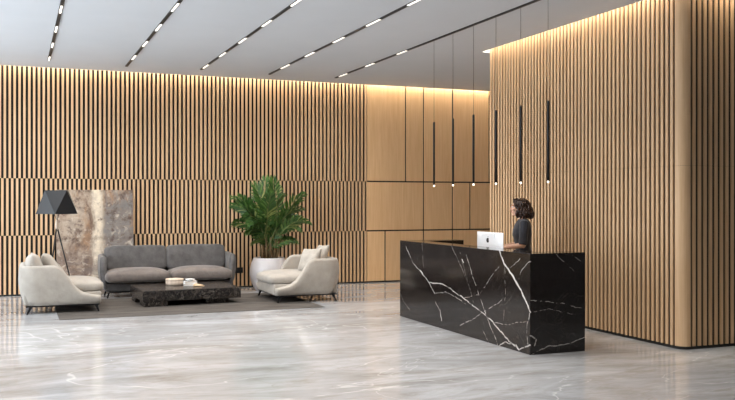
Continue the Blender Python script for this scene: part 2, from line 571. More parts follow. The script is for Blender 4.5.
# ------------------------------------------------------------------ pendants over the desk
PX = 5.712
ords = ('farthest, leftmost', 'second from the left', 'third from the left', 'fourth from the left', 'fifth from the left', 'nearest, rightmost')
lab = ['slim black rod pendant, leftmost of the six, hanging in front of the veneer panels',
       'slim black rod pendant, second from left, lined up with a dark panel joint',
       'slim black rod pendant, third from left, left of the slatted block edge',
       'slim black rod pendant, fourth from left, above the white computer',
       'slim black rod pendant, fifth from left, above the head of the receptionist',
       'slim black rod pendant, rightmost and nearest of the six over the desk']
for i, yy in enumerate((11.563, 10.961, 10.367, 9.774, 9.181, 8.591)):
    root = empty('pendant_lamp', (PX, yy, 1.905), 0, lab[i], 'pendant lamp', 'rod pendants over the desk')
    bm = B(); tube(bm, [(0, 0, 0.92), (0, 0, CEIL - 1.905)], 0.0022, 6); link('cord', bm, BLACKM, root, True)
    bm = B(); lathe(bm, [(0.0, 0.935), (0.008, 0.93), (0.0150, 0.92), (0.0150, 0.0), (0.010, 0.0)], 16); link('rod', bm, BLACKM, root, True)
    bm = B(); lathe(bm, [(0.010, 0.008), (0.0105, -0.002), (0.0125, -0.008), (0.0125, -0.015), (0.009, -0.023), (0.001, -0.026)], 14); link('bulb', bm, BULB, root, True)

# ------------------------------------------------------------------ reception desk
def onX(px, X, py):
    t = (px - 367.5) / 873.0; s, c = math.sin(YAW), math.cos(YAW)
    Z = X / (s + c * t)
    return (X, Z * (c - s * t), CAMH - (py - 200.4) * Z / 873.0)
def onY(px, Y, py):
    t = (px - 367.5) / 873.0; s, c = math.sin(YAW), math.cos(YAW)
    Z = Y / (c - s * t)
    return (Z * (s + c * t), Y, CAMH - (py - 200.4) * Z / 873.0)
DX, DY0, DY1, DH = 5.17, 8.12, 11.58, 1.10
DXR, DXF = 5.885, 6.07
DT = 0.27
veins = []
def vein(kind, pts, w0, w1, s):
    if kind == 'a': P = [onX(395 + x / 4.757, DX, 236 + y / 4.757) for x, y in pts]
    elif kind == 'b': P = [onX(460 + x / 3.333, DX, 240 + y / 3.333) for x, y in pts]
    else: P = [onY(525 + x / 3.478, DY0, 245 + y / 3.478) for x, y in pts]
    P = [(x - DX, y - DY0, z) for x, y, z in P]
    n = len(P) - 1
    for i in range(n):
        veins.append((P[i], P[i + 1], w0 + (w1 - w0) * i / n, w0 + (w1 - w0) * (i + 1) / n, s))
vein('a', [(52, 50), (85, 125), (125, 170), (160, 215), (190, 275)], .014, .016, .8)
vein('a', [(118, 160), (132, 178)], .032, .03, .85)
vein('a', [(165, 220), (225, 225), (270, 255), (333, 300), (370, 330)], .018, .016, .75)
vein('a', [(190, 272), (240, 265), (290, 288), (335, 322)], .012, .012, .5)
vein('a', [(128, 30), (135, 150)], .012, .009, .4)
vein('a', [(193, 312), (215, 350), (222, 400)], .012, .024, .6)
vein('a', [(262, 35), (300, 110), (333, 190)], .012, .012, .4)
vein('a', [(318, 110), (326, 122)], .02, .02, .7)
vein('a', [(110, 90), (106, 112)], .009, .009, .3)
vein('a', [(22, 260), (40, 310), (70, 350)], .012, .012, .3)
vein('b', [(125, 15), (147, 75), (205, 170), (235, 240)], .034, .028, .95)
vein('b', [(150, 85), (152, 170), (145, 265)], .012, .010, .4)
vein('b', [(130, 85), (85, 150), (65, 180), (10, 192)], .012, .010, .4)
vein('b', [(20, 45), (45, 130), (70, 200), (95, 270), (128, 352)], .012, .020, .55)
vein('b', [(0, 183), (40, 215), (80, 245), (110, 272), (150, 322), (195, 362)], .014, .024, .75)
vein('b', [(0, 282), (40, 265), (85, 235), (140, 200)], .014, .010, .5)
vein('b', [(200, 62), (165, 92)], .014, .008, .5)
vein('b', [(234, 68), (205, 100), (195, 128)], .016, .010, .5)
vein('b', [(232, 245), (222, 290), (225, 345)], .02, .014, .5)
vein('b', [(120, 356), (150, 340), (182, 346), (196, 362), (236, 348)], .016, .020, .65)
vein('b', [(70, 290), (98, 345)], .012, .012, .4)
vein('b', [(110, 272), (160, 282), (228, 268)], .012, .010, .35)
vein('b', [(0, 40), (18, 110), (52, 230)], .010, .008, .3)
vein('c', [(22, 193), (80, 194), (140, 205), (207, 223)], .012, .010, .6)
vein('c', [(30, 231), (95, 222), (170, 241)], .009, .008, .35)
vein('c', [(22, 380), (80, 350), (140, 346), (207, 320)], .015, .012, .6)
vein('c', [(105, 28), (150, 70), (176, 96)], .012, .008, .35)
vein('c', [(160, 30), (202, 62)], .009, .010, .3)
vein('c', [(12, 310), (40, 327), (34, 348)], .022, .016, .55)
DESKM = dark_marble('black_veined_marble', veins)

desk = empty('reception_desk', (DX, DY0, 0), 0, 'long black marble reception desk with white veins on the right of the lobby', 'reception desk')
bm = B()
A = [(0, 0), (DXR - DX, 0), (DXR - DX, DT), (DT, DT), (DT, DY1 - DY0 - DT), (DXF - DX, DY1 - DY0 - DT), (DXF - DX, DY1 - DY0), (0, DY1 - DY0)]
rings(bm, [[(x, y, 0.0) for x, y in A], [(x, y, DH) for x, y in A]])
bmesh.ops.bevel(bm, geom=[e for e in bm.edges], offset=0.004, segments=1, affect='EDGES')
link('marble_shell', bm, DESKM, desk)
bm = B(); box(bm, DT + .002, DXR - DX - .02, DT + .002, DY1 - DY0 - DT - .002, 0.71, 0.75, bev=.003)
tag(link('work_surface', bm, OAKP, desk), 'oak work surface')
bm = B(); box(bm, DT + .002, DXR - DX - .06, DT + .02, DT + 0.45, 0.0, 0.70, bev=.003)
ped = link('drawer_unit', bm, BASE, desk)
bm = B()
for k in range(3): box(bm, DXR - DX - .06, DXR - DX - .045, DT + .03, DT + .44, .05 + .215 * k, .25 + .215 * k, bev=.002, seg=1)
link('drawer_front', bm, BASE, ped)

# all-in-one computer standing on the work surface, its back to the lobby
mon = empty('desktop_computer', (5.745, 9.985, 0.75), 0, 'white silver all-in-one computer on the reception desk, back facing out', 'computer')
bm = B()
W2, ZB, ZT = 0.335, 0.06, 0.515
prof = []
for t, xoff in ((1.0, 0.006), (1.0, -0.001), (0.97, -0.008), (0.75, -0.022), (0.4, -0.032)):
    prof.append([(xoff, -W2 * t, (ZB + ZT) / 2 - (ZT - ZB) / 2 * t), (xoff, W2 * t, (ZB + ZT) / 2 - (ZT - ZB) / 2 * t),
                 (xoff, W2 * t, (ZB + ZT) / 2 + (ZT - ZB) / 2 * t), (xoff, -W2 * t, (ZB + ZT) / 2 + (ZT - ZB) / 2 * t)])
rings(bm, prof)
back = link('back_shell', bm, ALU, mon)
bm = B(); box(bm, 0.0065, 0.009, -W2 + .01, W2 - .01, ZB + .02, ZT - .01)
tag(link('screen', bm, LOGO, mon), 'black glass screen')
bm = B(); rings(bm, [[(-.028, -.1, .12), (-.028, .1, .12), (-.02, .1, .12), (-.02, -.1, .12)], [(-.09, -.1, .03), (-.09, .1, .03), (-.08, .1, .03), (-.08, -.1, .03)],
                     [(-.09, -.1, .0), (-.09, .1, .0), (-.08, .1, .0), (-.08, -.1, .0)]])
box(bm, -.1, .12, -.1, .1, 0, .006)
link('stand', bm, ALU, mon)
# dark fruit-shaped mark with a bite and a leaf, inlaid on the back
bm = B()
pts = []
for k in range(40):
    a = 2 * PI * k / 40
    rr = 0.031 * (1 + 0.10 * abs(math.cos(a)) - 0.16 * max(0, math.sin(a)) ** 6 - 0.10 * max(0, -math.sin(a)) ** 8)
    y, z = rr * math.cos(a), rr * 1.08 * math.sin(a)
    d = math.hypot(y + 0.041, z - 0.006)
    if d < 0.017:
        y = -0.041 + (y + 0.041) * 0.017 / d; z = 0.006 + (z - 0.006) * 0.017 / d
    pts.append((y, z))
zc = 0.41
def inset_x(z): return -0.0335
rings(bm, [[(-0.032, y, z + zc) for y, z in pts], [(-0.0335, y, z + zc) for y, z in pts]])
lf = [(0.001, .037), (-.003, .044), (-.008, .050), (-.014, .052), (-.013, .046), (-.007, .039)]
rings(bm, [[(-0.032, y, z + zc) for y, z in lf], [(-0.0335, y, z + zc) for y, z in lf]])
lg = link('logo', bm, LOGO, mon)
lg['label'] = 'dark fruit-shaped mark'
# bring the mark onto the sloping back: lie it on a flat oval boss of the same metal
bm = B(); box(bm, -0.0325, -0.020, -0.16, 0.16, zc - 0.12, zc + 0.085, bev=.006)
link('boss', bm, ALU, mon)

# ------------------------------------------------------------------ seating
def u_shell(F, W, hfun, th, zb, rc=0.24, tuckb=0.09, tucks=0.03, n=18, topr=None, bulge=0.012, flare=0.0):
    """one continuous side-back-side shell: walks a U in plan, raising a rounded wall of height hfun(x)"""
    hw = W / 2
    path = []
    for i in range(n + 1):
        path.append((F + (rc - F) * i / n, -hw, 0, -1))
    for i in range(1, 9):
        a = PI / 2 * i / 9
        path.append((rc - rc * math.sin(a), -hw + rc - rc * math.cos(a), -math.sin(a), -math.cos(a)))
    m = 12
    for i in range(m + 1):
        path.append((0, -hw + rc + (W - 2 * rc) * i / m, -1, 0))
    for i in range(8, 0, -1):
        a = PI / 2 * i / 9
        path.append((rc - rc * math.sin(a), hw - rc + rc * math.cos(a), -math.sin(a), math.cos(a)))
    for i in range(n, -1, -1):
        path.append((F + (rc - F) * i / n, hw, 0, 1))
    loops = []
    for x, y, nx, ny in path:
        h = hfun(x)
        back = -nx
        tuck = tucks + (tuckb - tucks) * back
        lp = []
        H = h - zb
        outer = ((0.0, -tuck), (0.12, -tuck * .55), (0.3, -tuck * .12), (0.55, bulge), (0.78, bulge * .6 + flare * .5), (0.92, -0.004 + flare))
        for t, o in outer: lp.append((o, zb + H * t))
        tr = min(th * 0.5, H * 0.08 + 0.02)
        for k in range(1, 6):
            a = PI * k / 6
            lp.append((-th / 2 + math.cos(a) * th / 2 + flare * (1 - k / 6), h - tr + math.sin(a) * tr))
        for t in (0.9, 0.6, 0.3, 0.0): lp.append((-th, zb + H * t))
        loops.append([(x + nx * o, y + ny * o, z) for o, z in lp])
    bm = B()
    rings(bm, loops)
    return bm

def sup_cushion(bm, c, size, e_plan=0.28, e_v=0.55, crown=0.0, nu=44, nv=18, wob=0.0, seed=0):
    sx, sy, sz = [s / 2 for s in size]
    def sp(v, e): return math.copysign(abs(v) ** e, v)
    loops = []
    for j in range(nv + 1):
        ph = -PI / 2 + PI * j / nv
        cz, sz_ = sp(math.cos(ph), e_v), sp(math.sin(ph), e_v)
        lp = []
        for i in range(nu):
            a = 2 * PI * i / nu
            x, y = sp(math.cos(a), e_plan) * cz, sp(math.sin(a), e_plan) * cz
            z = sz_
            k = (1 - x * x) * (1 - y * y)
            zz = z * sz + crown * k * (1 if z > 0 else 0.2)
            w = 0
            if wob:
                w = mnoise.noise(Vector((x * 2.3 + seed, y * 2.3, z * 1.5))) * wob
            lp.append((c[0] + x * sx * (1 + w * .5), c[1] + y * sy * (1 + w * .4), c[2] + zz + w * sz * .9))
        loops.append(lp)
    rings(bm, loops)

def pillow_mesh(w, h, t, seed=0, n=22):
    bm = B()
    top, bot = {}, {}
    for i in range(n + 1):
        for j in range(n + 1):
            u, v = -1 + 2 * i / n, -1 + 2 * j / n
            k = max(0.0, (1 - abs(u) ** 2.6) * (1 - abs(v) ** 2.6)) ** 0.55
            pin = 1 - 0.07 * (1 - abs(v) ** 2) * abs(u) ** 3
            pin2 = 1 - 0.07 * (1 - abs(u) ** 2) * abs(v) ** 3
            wv = 1 + 0.22 * mnoise.noise(Vector((u * 1.7 + seed, v * 1.7, seed)))
            x, y = u * w / 2 * pin, v * h / 2 * pin2
            top[i, j] = bm.verts.new((x, y, t / 2 * k * wv))
            edge = i in (0, n) or j in (0, n)
            bot[i, j] = top[i, j] if edge else bm.verts.new((x, y, -t / 2 * k * wv))
    for i in range(n):
        for j in range(n):
            bm.faces.new((top[i, j], top[i + 1, j], top[i + 1, j + 1], top[i, j + 1]))
            q = (bot[i, j], bot[i, j + 1], bot[i + 1, j + 1], bot[i + 1, j])
            try: bm.faces.new(q)
            except ValueError: pass
    return bm

def leg_mesh(dx, dy, ztop, zbot=0.0):
    bm = B()
    a, b = 0.022, 0.011
    rings(bm, [[(sx * b + dx, sy * b + dy, zbot) for sx, sy in ((-1, -1), (1, -1), (1, 1), (-1, 1))],
               [(sx * a, sy * a * .8, ztop) for sx, sy in ((-1, -1), (1, -1), (1, 1), (-1, 1))]])
    return bm

def sstep(a, b, x):
    t = max(0, min(1, (x - a) / (b - a)))
    return t * t * (3 - 2 * t)

RUGZ = 0.006
def armchair(loc, rz, label, W=1.30):
    F = 1.14
    root = empty('lounge_armchair', loc, rz, label, 'armchair', 'beige lounge armchairs')
    TB = ((0, .71), (.4, .715), (.5, .715), (.565, .695), (.635, .61), (.70, .50), (.77, .40), (.85, .33), (.95, .285), (1.12, .25))
    def h(x):
        v = 0
        for dx in (-.05, -.025, 0, .025, .05):
            q = min(max(x + dx, 0), 1.119)
            for (xa, za), (xb, zb_) in zip(TB[:-1], TB[1:]):
                if xa <= q <= xb: v += za + (zb_ - za) * (q - xa) / (xb - xa); break
        return v / 5
    link('arm_and_back_shell', u_shell(F, W, h, 0.115, 0.125, rc=0.26), LINEN, root, True)
    bm = B()
    box(bm, 0.06, F + .015, -W / 2 + .10, W / 2 - .10, 0.125, 0.30, bev=.02, seg=3)
    link('seat_base', bm, LINEN, root, True)
    bm = B()
    sup_cushion(bm, (0.685, 0, 0.365), (1.05, W - .235, 0.18), .22, .5, .045, wob=.03, seed=loc[0])
    link('seat_cushion', bm, LINEN, root, True)
    bm = B()
    zf = 0.105
    for x0, x1, y0, y1 in ((0.09, F - .02, -W / 2 + .04, -W / 2 + .07), (0.09, F - .02, W / 2 - .07, W / 2 - .04), (0.09, .12, -W / 2 + .07, W / 2 - .07), (F - .05, F - .02, -W / 2 + .07, W / 2 - .07)):
        box(bm, x0, x1, y0, y1, zf, 0.127)
    link('frame', bm, GUNM, root)
    for sx in (0, 1):
        for sy in (-1, 1):
            lx = 0.16 if sx == 0 else F - .06
            bm = leg_mesh(-0.055 if sx == 0 else 0.035, sy * 0.012, zf + .003, RUGZ if sx else 0.0)
            link('leg', bm, GUNM, root, loc=(lx, sy * (W / 2 - .055), 0))
    return root

def throw_pillow(chair_loc, chair_rz, x, y, z, w, h, t, tilt, yaw, label, seed, roll=0.0):
    """pillow standing on its edge on the seat, leaning back"""
    bm = pillow_mesh(w, h, t, seed)
    M = Matrix.Rotation(yaw, 4, 'Z') @ Matrix.Rotation(-tilt, 4, 'Y') @ Matrix.Rotation(roll, 4, 'X') @ Matrix(((0, 0, 1, 0), (1, 0, 0, 0), (0, 1, 0, 0), (0, 0, 0, 1)))
    bm.transform(M)
    zmin = min(v.co.z for v in bm.verts)
    o = link('throw_pillow', bm, PILLOW, None, True)
    o.rotation_euler = (0, 0, chair_rz)
    c = Matrix.Rotation(chair_rz, 4, 'Z') @ Vector((x, y, 0))
    o.location = (chair_loc[0] + c.x, chair_loc[1] + c.y, z - zmin)
    tag(o, label, 'cushion', 'pale pillows on the armchairs')

CL, CR = (0.045, 14.36, 0.0), (5.075, 14.36, 0.0)
armchair(CL, 0.0, 'pale beige lounge armchair at far left, facing right, beside the black floor lamp')
armchair(CR, PI, 'pale beige lounge armchair facing left, in front of the potted palm')
throw_pillow(CL, 0, 0.205, -0.22, 0.462, .46, .41, .24, 0.12, 0.0, 'pale pillow nearer the camera on the left armchair', 1.2, .03)
throw_pillow(CL, 0, 0.45, 0.16, 0.462, .50, .44, .21, 0.52, -0.05, 'pale pillow farther back on the left armchair, beside the lamp', 3.4, -.03)
throw_pillow(CR, PI, 0.46, 0.27, 0.462, .44, .43, .18, 0.42, 0.45, 'large pale pillow leaning on the front of the right armchair, nearer camera', 5.1, .05)
throw_pillow(CR, PI, 0.205, 0.06, 0.462, .52, .47, .16, 0.36, 0.0, 'pale pillow behind the other one, on the back of the right armchair', 7.7, .05)

# sofa: faces the camera (local +x is its front)
SX, SYB, SW, SF = 2.512, 16.17, 2.34, 0.62
sofa = empty('sofa', (SX, SYB, 0), -PI / 2, 'grey two-seat sofa between the armchairs, facing the low marble table', 'sofa')
hs = lambda x: 0.74 - 0.02 * sstep(.1, .6, x)
link('arm_and_back_shell', u_shell(SF, SW, hs, 0.10, 0.105, rc=0.16, tuckb=.06, tucks=.10, bulge=.012, flare=.01), GREYF, sofa, True)
bm = B(); box(bm, 0.05, SF - .005, -SW / 2 + .09, SW / 2 - .09, 0.115, 0.25, bev=.02, seg=3)
link('seat_base', bm, GREYF, sofa, True)
bm = B(); box(bm, 0.10, SF - .03, -SW / 2 + .14, SW / 2 - .14, 0.085, 0.115)
link('frame', bm, GUNM, sofa)
for s in (-1, 1):
    bm = B(); sup_cushion(bm, (0.46, s * 0.55, 0.36), (0.68, 1.10, 0.21), .24, .5, .05, wob=.05, seed=s * 2.0)
    link('seat_cushion', bm, GREYS, sofa, True)
    bm = B(); sup_cushion(bm, (0, 0, 0), (0.20, 1.075, 0.44), .30, .24, 0, wob=.05, seed=s * 5.0 + 1)
    o = link('back_cushion', bm, GREYF, sofa, True, loc=(0.185, s * 0.535, 0.655)); o.rotation_euler = (0, -0.16, 0)
for sx in (0.12, SF - .03):
    for s in (-1, 1):
        link('leg', leg_mesh(.03 if sx > .3 else -.03, s * .03, .10), GUNM, sofa, loc=(sx, s * (SW / 2 - .14), 0))

# rug
bm = B(); box(bm, 0.565, 4.51, 12.97, 15.44, 0.0, RUGZ, bev=.002, seg=1)
tag(link('rug', bm, RUGM), 'flat taupe grey rug under the low marble table', 'rug')

# low marble table
tab = empty('coffee_table', (2.60, 14.58, RUGZ), math.radians(3), 'low thick dark brown marble coffee table in front of the grey sofa', 'coffee table')
bm = B(); box(bm, -.79, .79, -.58, .58, .085, .255, bev=.006)
link('tabletop', bm, TABLEM, tab)
for x0, x1, y0, y1 in ((-.77, -.40, -.565, -.2), (.25, .62, -.45, -.12), (-.77, -.40, .2, .56), (.25, .62, .2, .58)):
    bm = B(); box(bm, x0, x1, y0, y1, 0, .086, bev=.003, seg=1)
    link('leg', bm, TABLEM, tab)
TT = RUGZ + .255
PALEW = oak('pale_wood', srgb(226, 208, 190), srgb(200, 178, 158), grain=1.4, island=0)
rb = empty('round_box', (2.475, 14.83, TT), 0, 'round pale wooden lidded box on the marble coffee table', 'box')
bm = B(); lathe(bm, [(.001, 0), (.135, 0), (.148, .008), (.148, .070), (.145, .074)], 40); link('body', bm, PALEW, rb, True)
bm = B(); lathe(bm, [(.145, .074), (.151, .077), (.151, .098), (.144, .106), (.001, .107)], 40); link('lid', bm, PALEW, rb, True)
CERAM = plain('white_ceramic', srgb(232, 230, 228), 0.4, .03)
bb = empty('white_book', (2.70, 14.66, TT), -0.2, 'white book lying lowest beside the round box on the coffee table', 'book', 'white books on the coffee table')
bm = B(); box(bm, -.105, .105, -.075, .075, 0, .004); box(bm, -.105, .105, -.075, .075, .032, .036); box(bm, -.105, -.1, -.075, .075, .004, .032)
link('cover', bm, CERAM, bb)
bm = B(); box(bm, -.1, .1, -.07, .07, .004, .032); link('pages', bm, plain('paper', srgb(222, 214, 204), .9), bb)
b2 = copy_tree(bb); b2.location = (2.705, 14.662, TT + .036); b2.rotation_euler = (0, 0, 0.06)
b2['label'] = 'white book lying on top of the other one, beside the round box'
bo = empty('small_bowl', (2.70, 14.66, TT + .072), 0, 'small white shallow bowl on top of the white books', 'bowl')
bm = B(); lathe(bm, [(.001, 0), (.035, 0), (.075, .022), (.085, .034), (.08, .034), (.03, .008), (.001, .008)], 28); link('body', bm, CERAM, bo, True)
TAN = plain('tan_stoneware', srgb(190, 162, 130), .7, .12, 14)
bm = B()
ml = [[(-.10, -.05, 0), (.10, -.06, 0), (.11, .05, 0), (-.08, .06, 0)], [(-.065, -.035, .045), (.06, -.03, .028), (.06, .03, .026), (-.06, .03, .05)]]
rings(bm, ml)
bmesh.ops.bevel(bm, geom=list(bm.edges), offset=.008, segments=2, affect='EDGES')
o = link('table_ornament', bm, TAN, None, True, loc=(2.80, 14.45, TT)); o.rotation_euler = (0, 0, -0.25)
tag(o, 'small tan sloping ornament at the right of the white books', 'ornament')

# canvas leaning on the back wall
cw, chh = 1.33, 1.885
lean = math.atan2(0.22, chh)
cv = empty('leaning_canvas', (1.33, 16.30, 0), 0, 'large weathered brown and grey abstract canvas leaning behind the floor lamp', 'painting')
cv.rotation_euler = (-lean, 0, 0)
bm = B(); box(bm, -cw / 2, cw / 2, 0, .035, 0.003, chh, bev=.003, seg=1)
link('canvas', bm, CANVAS, cv)
bm = B()
for a in ((-cw / 2 + .01, cw / 2 - .01, .035, .05, .01, .06), (-cw / 2 + .01, cw / 2 - .01, .035, .05, chh - .06, chh - .01), (-cw / 2 + .01, -cw / 2 + .06, .035, .05, .06, chh - .06), (cw / 2 - .06, cw / 2 - .01, .035, .05, .06, chh - .06)):
    box(bm, *a)
link('stretcher_frame', bm, PALEW, cv)

# floor lamp
LX, LY = 0.635, 15.55
lamp = empty('floor_lamp', (LX, LY, 0), 0, 'black tripod floor lamp with faceted shade, behind the left armchair', 'floor lamp')
bm = B()
def ring4(rr, a0, z): return [(rr * math.cos(a0 + PI / 2 * k), rr * math.sin(a0 + PI / 2 * k), z) for k in range(4)]
a_b = math.radians(-97); a_t = a_b + PI / 4
bt, tp = ring4(.335, a_b, 1.453), ring4(.245, a_t, 1.85)
bti, tpi = ring4(.329, a_b, 1.453), ring4(.239, a_t, 1.849)
vb = [bm.verts.new(p) for p in bt]; vt = [bm.verts.new(p) for p in tp]
vbi = [bm.verts.new(p) for p in bti]; vti = [bm.verts.new(p) for p in tpi]
for k in range(4):
    j = (k + 1) % 4
    bm.faces.new((vb[k], vb[j], vt[k])); bm.faces.new((vt[k], vb[j], vt[j]))
    bm.faces.new((vbi[k], vti[k], vbi[j])); bm.faces.new((vti[k], vti[j], vbi[j]))
    bm.faces.new((vb[k], vbi[k], vbi[j], vb[j])); bm.faces.new((vt[k], vt[j], vti[j], vti[k]))
SHADE = plain('black_lamp_shade', srgb(24, 27, 32), 0.42, .05)
link('lamp_shade', bm, SHADE, lamp)
bm = B(); lathe(bm, [(.012, 1.18), (.024, 1.20), (.028, 1.26), (.024, 1.33), (.010, 1.35), (.008, 1.62), (.001, 1.63)], 16)
link('stem', bm, PALEW, lamp, True)
bm = B()
for k in range(4):
    a = a_t + PI / 2 * k
    tube(bm, [(.006 * math.cos(a), .006 * math.sin(a), 1.35), (.24 * math.cos(a), .24 * math.sin(a), 1.846)], .003, 6)
link('shade_carrier', bm, BLACKM, lamp)
bm = B(); lathe(bm, [(.001, 1.50), (.03, 1.52), (.045, 1.57), (.03, 1.61), (.014, 1.64), (.001, 1.645)], 18)
link('bulb', bm, CERAM, lamp, True)
for k in range(3):
    a = math.radians(-4 + 120 * k)
    bm = B(); tube(bm, [(.30 * math.cos(a), .30 * math.sin(a), 0.0), (.012 * math.cos(a), .012 * math.sin(a), 1.21)], [.008, .013], 10)
    link('leg', bm, BLACKM, lamp, True)

# wall socket between sofa and palm
ws = empty('wall_socket', (3.99, BACKY, 0.335), 0, 'black wall socket plate on the slatted wall between sofa and palm', 'socket')
bm = B(); box(bm, -.075, .075, -.012, 0.0, -.055, .055, bev=.004); link('plate', bm, BLACKM, ws)
for s in (-1, 1):
    bm = B(); 
    rings(bm, [[(s * .036 + .022 * math.cos(2 * PI * k / 16), y, .022 * math.sin(2 * PI * k / 16)) for k in range(16)] for y in (-.015, -.011)])
    link('outlet', bm, BASE, ws)

# ------------------------------------------------------------------ potted palm
palm = empty('potted_palm', (4.40, 15.88, 0), 0, 'tall green palm in a rounded white pot behind the right armchair', 'potted plant')
POT = plain('pearl_white_pot', srgb(214, 208, 208), .35, .05, 3)
bm = B()
lathe(bm, [(.001, 0), (.24, 0), (.265, .02), (.33, .16), (.36, .30), (.355, .40), (.325, .52), (.29, .60), (.283, .612), (.27, .60), (.30, .50), (.30, .47), (.001, .47)], 48)
link('pot', bm, POT, palm, True)
bm = B(); lathe(bm, [(.001, .50), (.10, .545), (.20, .54), (.285, .525), (.285, .47), (.001, .47)], 36)
link('soil', bm, plain('dark_soil', srgb(52, 40, 32), .95, .3, 30), palm, True)
def leaf_mat():
    M = NT('palm_leaf')
    geo = M.n('ShaderNodeNewGeometry')
    nz = M.noise(M.coords(), 5.0, 3)
    c = M.ramp(geo.outputs['Random Per Island'], ((0.0, srgb(40, 74, 30)), (0.55, srgb(68, 108, 44)), (0.88, srgb(104, 140, 62)), (1.0, srgb(176, 172, 104))))
    c = M.mix(M.rng(nz.outputs[0], .4, .7, 0, .45), c, srgb(36, 66, 30))
    M.col(c); M.p(rough=.42, spec=.45)
    return M.m
LEAF = leaf_mat()
STALK = plain('palm_stalk', srgb(104, 112, 60), .5, .2, 12)
CANE = plain('palm_cane', srgb(110, 88, 56), .7, .3, 20)
pr = random.Random(11)
canes = []
for k in range(13):
    a = 2 * PI * k / 13 * 5 + pr.uniform(-.3, .3); r0 = .04 + .11 * pr.random()
    bx, by = r0 * math.cos(a), r0 * math.sin(a)
    tx, ty = bx * 1.5, by * 1.5
    bm = B()
    hh = pr.uniform(.82, 1.10)
    tube(bm, [(bx, by, .50), ((bx + tx) / 2 + .01, (by + ty) / 2, .75), (tx, ty, hh)], [.021, .018, .012], 8)
    link('cane', bm, CANE, palm, True)
    canes.append((tx, ty, hh))
def frond(base, az, L, elev, droop, seed, roll=0.0):
    """arching midrib with two rows of narrow folded leaflets"""
    fr = random.Random(seed)
    bm = B()
    pts = []
    p = Vector(base); el = elev
    N = 22
    d = Vector((math.cos(az), math.sin(az), 0))
    for i in range(N + 1):
        pts.append(p.copy())
        t = i / N
        el_i = elev - droop * (t ** 1.7)
        p = p + (d * math.cos(el_i) + Vector((0, 0, 1)) * math.sin(el_i)) * (L / N)
    tube(bm, pts, [.009 * (1 - .85 * i / N) + .0012 for i in range(N + 1)], 6, mat=1)
    side0 = Vector((-math.sin(az), math.cos(az), 0))
    for i in range(5, N + 1):
        for sub in (0.0, 0.5):
            q = i + sub
            if q > N: continue
            k0 = int(q); k1 = min(k0 + 1, N)
            pos = pts[k0].lerp(pts[k1], q - k0)
            tan = (pts[min(k0 + 1, N)] - pts[max(k0 - 1, 0)]).normalized()
            up = side0.cross(tan).normalized() * -1
            if up.z < 0: up = -up
            side = (side0 * math.cos(roll) + up * math.sin(roll)).normalized()
            up = (up * math.cos(roll) - side0 * math.sin(roll)).normalized()
            t = (q - 5) / (N - 5)
            ll = L * 0.30 * (0.45 + 1.1 * math.sin(PI * min(1, .18 + .78 * t)) ) * .72
            for s in (-1, 1):
                sp = 0.95 - 0.55 * t + fr.uniform(-.1, .1)
                dirv = (side * s * math.sin(sp) + tan * math.cos(sp) + up * fr.uniform(.05, .28)).normalized()
                w = (.0105 + .005 * math.sin(PI * t)) * fr.uniform(.85, 1.2)
                wd = dirv.cross(up).normalized()
                dl = fr.uniform(.25, .6)
                l3 = ll * fr.uniform(.85, 1.1)
                A = pos
                Bm = pos + dirv * l3 * .45 + Vector((0, 0, -dl * l3 * .06))
                Bn = pos + dirv * l3 * .78 + Vector((0, 0, -dl * l3 * .25))
                C = pos + dirv * l3 * .97 + Vector((0, 0, -dl * l3 * .52))
                fold = up * w * .35
                vs = [bm.verts.new(v) for v in (A, Bm + wd * w + fold, Bm, Bm - wd * w + fold, Bn + wd * w * .75 + fold * .7, Bn, Bn - wd * w * .75 + fold * .7, C)]
                for f in ((0, 2, 1), (0, 3, 2), (1, 2, 5, 4), (2, 3, 6, 5), (4, 5, 7), (5, 6, 7)):
                    try: bm.faces.new([vs[x] for x in f])
                    except ValueError: pass
    return bm
# azimuth in degrees (0 = right, 180 = left, -90 = towards camera), length, elevation, droop
FR = [(95, 1.08, 84, 14), (66, 1.26, 73, 8), (140, 1.14, 82, 26), (-60, 1.0, 80, 34), (200, 1.02, 74, 58), (178, .84, 66, 92), (-6, .84, 64, 78),
      (8, .95, 64, 64), (-150, .84, 66, 96), (-120, .86, 70, 80), (-40, .84, 62, 88), (35, .94, 62, 70), (-90, .90, 80, 44), (215, .76, 48, 86),
      (-20, .80, 48, 78), (120, 1.0, 76, 42), (240, .92, 83, 36), (185, .94, 80, 40), (-15, .90, 76, 48),
      (230, .76, 60, 96), (5, .66, 40, 66), (-140, .70, 40, 80), (60, .9, 70, 60), (155, .98, 72, 56), (190, .84, 58, 74), (172, .90, 70, 66), (205, .80, 56, 90), (12, .86, 60, 60), (-8, .90, 70, 70)]
for i, (az, L, el, dr) in enumerate(FR):
    b = canes[i % len(canes)]
    base = (b[0], b[1], b[2] - .06 - .03 * (i % 3))
    fb = frond(base, math.radians(az), L, math.radians(el), math.radians(dr), 50 + i, pr.uniform(.5, 1.05) * (1 if pr.random() < .75 else -1) * abs(math.cos(math.radians(az))) ** .7 * (1 if math.cos(math.radians(az)) < 0 else -1))
    for v in fb.verts:                       # fronds brush along the wall instead of through it
        if v.co.y > .40: v.co.y = .40 + .2 * (1 - math.exp(-(v.co.y - .40) / .2))
    link('frond', fb, [LEAF, STALK], palm, False, recalc=False)

